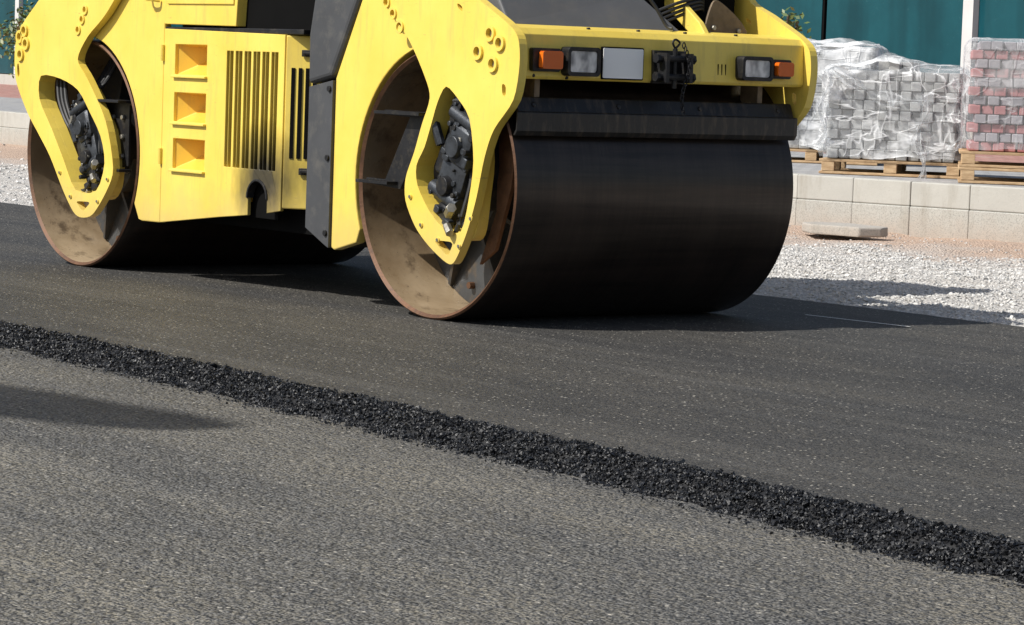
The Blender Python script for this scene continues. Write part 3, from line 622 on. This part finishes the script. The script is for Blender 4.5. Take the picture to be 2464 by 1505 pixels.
fp=[(-.805,1.05),(-.805,.265),(-.78,.255),(-.60,.30)]+arc(0,.622,207,92,26)[1:]+[(.0,1.80),(-.36,1.80),(-.61,1.41)]
b=MB(); b.prism(fp,.0,.05,M_Y); b.prism([(-.80,.30),(-.68,.30),(-.66,.5),(-.69,.7),(-.62,.98),(-.62,1.3),(-.80,1.05)],.05,W-.05,M_Y); b.prism(fp,W-.05,W,M_Y)
b.obj("front_frame",rr,bevel=.006)
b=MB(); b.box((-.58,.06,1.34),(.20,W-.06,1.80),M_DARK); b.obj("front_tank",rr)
b=MB(); b.prism([(-1.015,1.015),(-1.02,1.25),(-.985,1.41),(-.90,1.80),(-.38,1.80),(-.615,1.405),(-.812,1.055)],-.02,.30,M_GREYP); b.obj("upper_side_cover",rr,bevel=.025,seg=3)
b=MB(); b.prism([(-1.01,1.005),(-.812,1.04),(-.812,.262),(-.835,.27),(-1.01,.345)],-.012,.28,M_GREYP)
for z in (.33,.68,1.0): b.cyl((-.835,-.012,z),(-.835,-.022,z),.014,M_BLACK,12)
b.obj("lower_side_cover",rr,bevel=.012,seg=3)
pk=[(-2.255,1.035,-1.95,1.185),(-2.255,.80,-1.95,.945),(-2.255,.565,-1.95,.715)]
slots=[]
for i in range(12):
    x0=-1.768+i*.0405+(.004 if i%2==0 else -.004); slots.append([(x0,.595),(x0+.029,.595),(x0+.029,1.16),(x0,1.16)])
notch=[(-1.45+.085*math.cos(math.radians(a)),.455+.085*math.sin(math.radians(a))) for a in range(180,-1,-15)]
door=[(-2.365,.285),(-1.81,.345),(-1.536,.371)]+[(p[0],p[1]) for p in notch]+[(-1.364,.390),(-1.243,.408),(-1.243,1.245),(-2.365,1.262)]
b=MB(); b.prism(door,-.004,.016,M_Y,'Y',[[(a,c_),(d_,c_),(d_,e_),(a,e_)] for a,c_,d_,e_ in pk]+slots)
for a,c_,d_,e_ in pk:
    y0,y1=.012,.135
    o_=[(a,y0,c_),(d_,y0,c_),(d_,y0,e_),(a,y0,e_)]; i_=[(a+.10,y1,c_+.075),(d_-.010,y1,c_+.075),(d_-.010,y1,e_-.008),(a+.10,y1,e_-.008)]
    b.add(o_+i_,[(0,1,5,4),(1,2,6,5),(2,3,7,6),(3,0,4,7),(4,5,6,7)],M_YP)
    b.box((a-.01,-.022,c_-.016),(d_+.01,-.004,c_-.004),M_Y)
b.prism([(-1.45+.095*math.cos(math.radians(a)),.455+.095*math.sin(math.radians(a))) for a in range(180,-1,-15)]+[(-1.45+.083*math.cos(math.radians(a)),.455+.083*math.sin(math.radians(a))) for a in range(0,181,15)],-.012,.03,M_BLACK)
b.obj("side_door",rr,bevel=.003)
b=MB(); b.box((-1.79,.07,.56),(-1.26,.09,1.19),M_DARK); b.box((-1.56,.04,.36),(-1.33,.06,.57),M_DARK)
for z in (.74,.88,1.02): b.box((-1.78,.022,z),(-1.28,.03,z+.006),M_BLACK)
b.obj("louvre_backing",rr)
for z in (1.14,.62):
    b=MB(); b.cyl((-2.367,-.012,z-.04),(-2.367,-.012,z+.04),.012,M_Y,10); b.obj("door_hinge",rr)
fpl=[(-2.371,.283),(-2.54,.281),(-2.585,.29)]+[p for p in arc(RC,.622,-22,88,24)]+[(RC+.03,1.80),(-2.60,1.80),(-2.60,1.46),(-2.371,1.30)]
b=MB(); b.prism(fpl,-.002,.04,M_Y)
b.prism([(-2.45,.15),(-1.28,.15),(-1.238,.0),(-1.105,.13),(-1.105,W-.13),(-1.24,W),(-2.45,W)],.42,1.243,M_Y,'Z')
b.prism([(-2.45,.05),(-2.38,.05),(-2.38,W-.02),(-2.45,W-.02)],.32,1.25,M_Y,'Z')
b.obj("engine_body",rr,bevel=.006)
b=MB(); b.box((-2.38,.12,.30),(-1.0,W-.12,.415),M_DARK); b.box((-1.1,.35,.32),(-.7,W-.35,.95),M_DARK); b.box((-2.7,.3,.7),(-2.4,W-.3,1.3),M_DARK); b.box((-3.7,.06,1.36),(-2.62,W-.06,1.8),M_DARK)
b.obj("chassis",rr)
Mf=Matrix(((.737,.676,0,-1.238),(.676,-.737,0,0.0),(0,0,1,0),(0,0,0,1)))
b=MB()
for i in range(4): b.box((.03+i*.035,.0,.66),(.048+i*.035,.003,1.09),M_DARK,Mf)
b.obj("facet_grille",rr)
for z in (1.16,.60):
    b=MB(); b.box((.08,.001,z-.016),(.17,.012,z+.016),M_BLACK,Mf); b.box((.09,.0119,z-.006),(.165,.03,z+.008),M_BLACK,Mf); b.obj("door_latch",rr,bevel=.003)
b=MB(); b.box((-2.375,.006,1.247),(-1.1,.5,1.272),M_BLACK); b.prism([(-1.70,1.262),(-1.02,1.262),(-.96,1.80),(-1.62,1.80)],.05,W-.05,M_DARK); b.obj("black_engine_grille",rr,bevel=.004)
b=MB(); b.prism([(-2.36,1.285),(-1.685,1.28),(-1.645,1.80),(-2.585,1.80),(-2.585,1.43)],-.006,W,M_Y); b.box((-2.33,-.014,1.385),(-1.70,-.006,1.80),M_Y); b.obj("engine_cover",rr,bevel=.006)
b=MB(); b.tube([(-2.50,-.015,1.44),(-2.48,-.05,1.41),(-2.42,-.05,1.405),(-2.40,-.015,1.40)],.008,M_Y); b.obj("grab_rail",rr,smooth=True)
b=MB()
b.box((-1.95,.10,1.80),(-.75,W-.10,1.90),M_BLACK)
for x in (-2.2,-1.25):
    for y in (.15,W-.15): b.cyl((x,y,1.8),(x,y,2.9),.04,M_BLACK,10)
b.box((-2.35,.0,2.9),(-1.35,W,2.98),M_Y); b.box((-2.1,.35,1.90),(-1.5,W-.35,2.35),M_BLACK); b.box((-2.0,.2,2.35),(-1.5,W-.2,2.9),M_BLACK)
b.obj("operator_platform",rr,bevel=.01)
# --- front beam with lamps
XB=.615
prof=[(XB-.10,1.085),(XB-.004,1.082),(XB+.006,1.095),(XB-.004,1.272),(XB-.03,1.300),(XB-.17,1.318),(XB-.17,1.285),(XB-.04,1.26),(XB-.02,1.105),(XB-.10,1.10)]
beam=MB(); beam.prism(prof,-.008,W+.008,M_Y,'Y')
for k in range(3): beam.box((XB+.0,1.095+k*.022,1.125),(XB+.005,1.101+k*.022,1.175),M_DARK)
for y,z in ((.06,1.097),(.24,1.092)): beam.cyl((XB-.01,y,z),(XB+.008,y,z),.008,M_BLACK,8)
for y in (.40,.95,1.25,.68): beam.cyl((XB-.06,y,1.300),(XB-.06,y,1.312),.009,M_BLACK,8)
bo=beam.obj("front_beam",rr,bevel=.004)
def part(mb,name,par,**k):
    o_=mb.obj(name,None,**k); child(o_,par); return o_
def rrect(y0,y1,z0,z1,r):
    p=[]
    for cy,cz,a0 in ((y1-r,z1-r,0),(y0+r,z1-r,90),(y0+r,z0+r,180),(y1-r,z0+r,270)):
        for k in range(5): a=math.radians(a0+k*22.5); p.append((cy+r*math.cos(a),cz+r*math.sin(a)))
    return p
for (y0,y1,z0,z1) in ((.205,.385,1.10,1.225),(1.20,1.385,1.105,1.215)):
    h=MB(); h.prism(rrect(y0,y1,z0,z1,.02),XB-.002,XB+.055,M_BLACK,'X',[rrect(y0+.016,y1-.016,z0+.016,z1-.016,.012)]); ho=part(h,"headlight",bo,bevel=.004)
    g_=MB(); g_.prism(rrect(y0+.017,y1-.017,z0+.017,z1-.017,.012),XB+.01,XB+.048,M_LENS,'X'); part(g_,"lens",ho,bevel=.006)
for (y0,y1,z0,z1) in ((.035,.185,1.115,1.215),(1.40,1.515,1.118,1.205)):
    h=MB(); h.prism(rrect(y0,y1,z0,z1,.012),XB-.002,XB+.03,M_BLACK,'X'); ho=part(h,"indicator_lamp",bo,bevel=.003)
    g_=MB(); yy0=y0+(.03 if y0<.5 else .01); g_.prism(rrect(yy0,y1-.010,z0+.012,z1-.012,.012),XB+.031,XB+.06,M_AMBER,'X'); part(g_,"amber_lens",ho,bevel=.007,seg=3)
h=MB(); h.prism(rrect(.425,.66,1.09,1.232,.008),XB+.0,XB+.010,M_DARK,'X'); h.prism(rrect(.431,.654,1.096,1.226,.006),XB+.0101,XB+.014,M_WHITE,'X'); p_=part(h,"licence_plate",bo); p_["label"]="blank white licence plate with thin black border"
h=MB(); h.box((XB,.71,1.08),(XB+.02,.89,1.225),M_BLACK)
for y in (.725,.86): h.box((XB+.0199,y,1.085),(XB+.09,y+.018,1.215),M_BLACK)
for z in (1.11,1.19): h.cyl((XB+.055,.70,z),(XB+.055,.90,z),.016,M_BLACK,12); h.cyl((XB+.055,.705,z),(XB+.055,.69,z),.022,M_BLACK,6); h.cyl((XB+.055,.895,z),(XB+.055,.91,z),.022,M_BLACK,6)
h.cyl((XB+.055,.80,1.06),(XB+.055,.80,1.235),.011,M_BLACK,10); h.tube([(XB+.055,.80,1.235),(XB+.055,.785,1.26),(XB+.055,.80,1.275),(XB+.055,.825,1.26),(XB+.055,.80,1.235)],.005,M_BLACK)
ho=part(h,"tow_hitch",bo,bevel=.003)
ch=MB()
for k in range(19):
    z=1.25-k*.0165; y=.815+.02*math.sin(k*.33)+.02*min(1,k/6); a=Vector((XB+.095,y,z)); v1=Vector((1,0,0)) if k%2 else Vector((0,1,0))
    P_=[a+v1*.008*math.cos(t_)+Vector((0,0,1))*.013*math.sin(t_) for t_ in np.linspace(0,2*math.pi,9)]; ch.tube(P_,.0028,M_BLACK,5,2)
part(ch,"chain",ho,smooth=True)
b=MB(); b.prism([(.535,1.005),(.560,1.005),(.590,.935),(.590,.900),(.575,.900),(.570,.93)],.01,W-.01,M_SCR)
for y in np.linspace(.10,W-.10,4): b.cyl((.560,y,.968),(.580,y,.974),.012,M_SCR,8)
b.obj("scraper_bar",rr,bevel=.006)
b=MB(); b.prism([(.592,.945),(.602,.94),(.602,.86),(.588,.838),(.572,.84),(.590,.865)],-.005,W+.0,M_SCR)
b.obj("scraper_blade",rr,bevel=.004)
b=MB(); b.cyl((.42,.10,1.10),(.42,W-.10,1.10),.020,M_STEEL,14); b.obj("water_spray_pipe",rr,smooth=True)
for y in (.12,1.40):
    b=MB(); b.box((.43,y,.99),(.55,y+.03,1.10),M_DRYBR); b.obj("scraper_mount",rr,bevel=.003)
b=MB(); b.box((.02,.02,1.235),(.44,W-.02,1.29),M_DRYBR); b.box((.10,.02,1.20),(.16,W-.02,1.24),M_BLACK); b.obj("cross_member",rr,bevel=.005)
b=MB()
vs=[(.47,.03,1.31),(.47,1.03,1.295),(.34,.86,1.47),(.14,.62,1.80),(.14,.03,1.80),(.36,.03,1.47)]
b.add(vs+[(x-.3,y,z) for x,y,z in vs],[(0,1,2,5),(5,2,3,4),(6,11,8,7),(11,10,9,8),(0,6,7,1),(1,7,8,2),(2,8,9,3),(3,9,10,4),(4,10,11,5),(5,11,6,0)],M_GREYH)
b.obj("hood",rr,bevel=.012,seg=3)
b=MB(); b.tube([(.42,.80,1.50),(.45,.86,1.42),(.475,.905,1.34),(.50,.92,1.325)],.008,M_HOSE); b.obj("engine_hose",rr,smooth=True)
for k in range(4):
    b=MB(); b.tube([(.30,1.0,1.34+.022*k),(.34,1.1,1.39+.020*k),(.30,1.25,1.425+.016*k),(.12,1.42,1.40+.01*k),(.0,1.50,1.30)],.008,M_HOSE); b.obj("engine_hose",rr,smooth=True)
b=MB(); b.prism(smoothpoly([(1.21,1.30),(1.50,1.30),(1.44,1.38),(1.30,1.47),(1.26,1.46)],2),.36,.372,M_DRYBR,'X')
for y,z in ((1.27,1.34),(1.42,1.33)): b.cyl((.372,y,z),(.385,y,z),.012,M_STEEL,8)
b.obj("guard_plate",rr,bevel=.002)
b=MB(); b.prism([(-.2,1.52),(.0,1.56),(.25,1.50),(.45,1.36),(.50,1.30),(.40,1.30),(.22,1.42),(.0,1.47),(-.2,1.44)],1.12,1.15,M_Y); b.obj("lifting_rib",rr,bevel=.004)
# ------------------------------------------------------------ lamp shape outside the view, added to cast the road shadow
sl=empty("lamp_shadow_caster",(-3.2,-11.0,-.06),"unseen grey lamp shape with a long arm, added to cast a shadow on the road","shadow caster")
b=MB(); b.cyl((-3.2,-11,-.06),(-3.2,-11,7.6),.09,M_FRAMEW,14,.05); b.tube([(-3.2,-11,7.5),(-2.4,-10.95,7.85),(-.6,-10.75,7.9)],.04,M_FRAMEW); b.obj("caster_post",sl,smooth=True)
b=MB(); b.prism(smoothpoly([(-1.4,-11.05),(.1,-10.90),(1.0,-10.50),(1.0,-10.1),(-.1,-10.30),(-1.4,-10.55)]),7.85,7.97,M_FRAMEW,'Z'); b.obj("caster_head",sl,bevel=.03)
# ------------------------------------------------------------ light
tosun=Vector((-.20,-.95,1.0)).normalized()
sun=bpy.data.lights.new("sun",'SUN'); sun.energy=5.0; sun.angle=math.radians(.6); sun.color=(1.,.97,.91)
so=bpy.data.objects.new("sun",sun); so.rotation_euler=tosun.to_track_quat('Z','Y').to_euler(); COL.objects.link(so)
wd=bpy.data.worlds.new("World"); bpy.context.scene.world=wd; wd.use_nodes=True; nt=wd.node_tree
sk=nt.nodes.new("ShaderNodeTexSky"); sk.sky_type='NISHITA'; sk.sun_disc=False; sk.sun_elevation=math.asin(tosun.z); sk.sun_rotation=math.atan2(tosun.x,tosun.y); sk.dust_density=2.0
hs=nt.nodes.new("ShaderNodeHueSaturation"); hs.inputs["Saturation"].default_value=.85
nt.links.new(sk.outputs[0],hs.inputs["Color"]); nt.links.new(hs.outputs[0],nt.nodes["Background"].inputs[0]); nt.nodes["Background"].inputs[1].default_value=.10
# ------------------------------------------------------------ camera
yaw,pitch,roll=2.4925,-.0814,.0351
f=Vector((math.cos(pitch)*math.cos(yaw),math.cos(pitch)*math.sin(yaw),math.sin(pitch))); r=f.cross(Vector((0,0,1))).normalized(); u=r.cross(f)
r2=r*math.cos(roll)+u*math.sin(roll); u2=-r*math.sin(roll)+u*math.cos(roll)
cd=bpy.data.cameras.new("camera"); cd.lens=36*7210.5/2464; cd.sensor_width=36; cd.clip_end=1500; cd.clip_start=.1
cam=bpy.data.objects.new("camera",cd); cam.matrix_world=Matrix(((r2.x,u2.x,-f.x,10.7925),(r2.y,u2.y,-f.y,-7.7299),(r2.z,u2.z,-f.z,1.1258),(0,0,0,1))); COL.objects.link(cam)
sc=bpy.context.scene; sc.camera=cam; sc.view_settings.view_transform='Standard'; sc.view_settings.look='None'; sc.view_settings.exposure=0
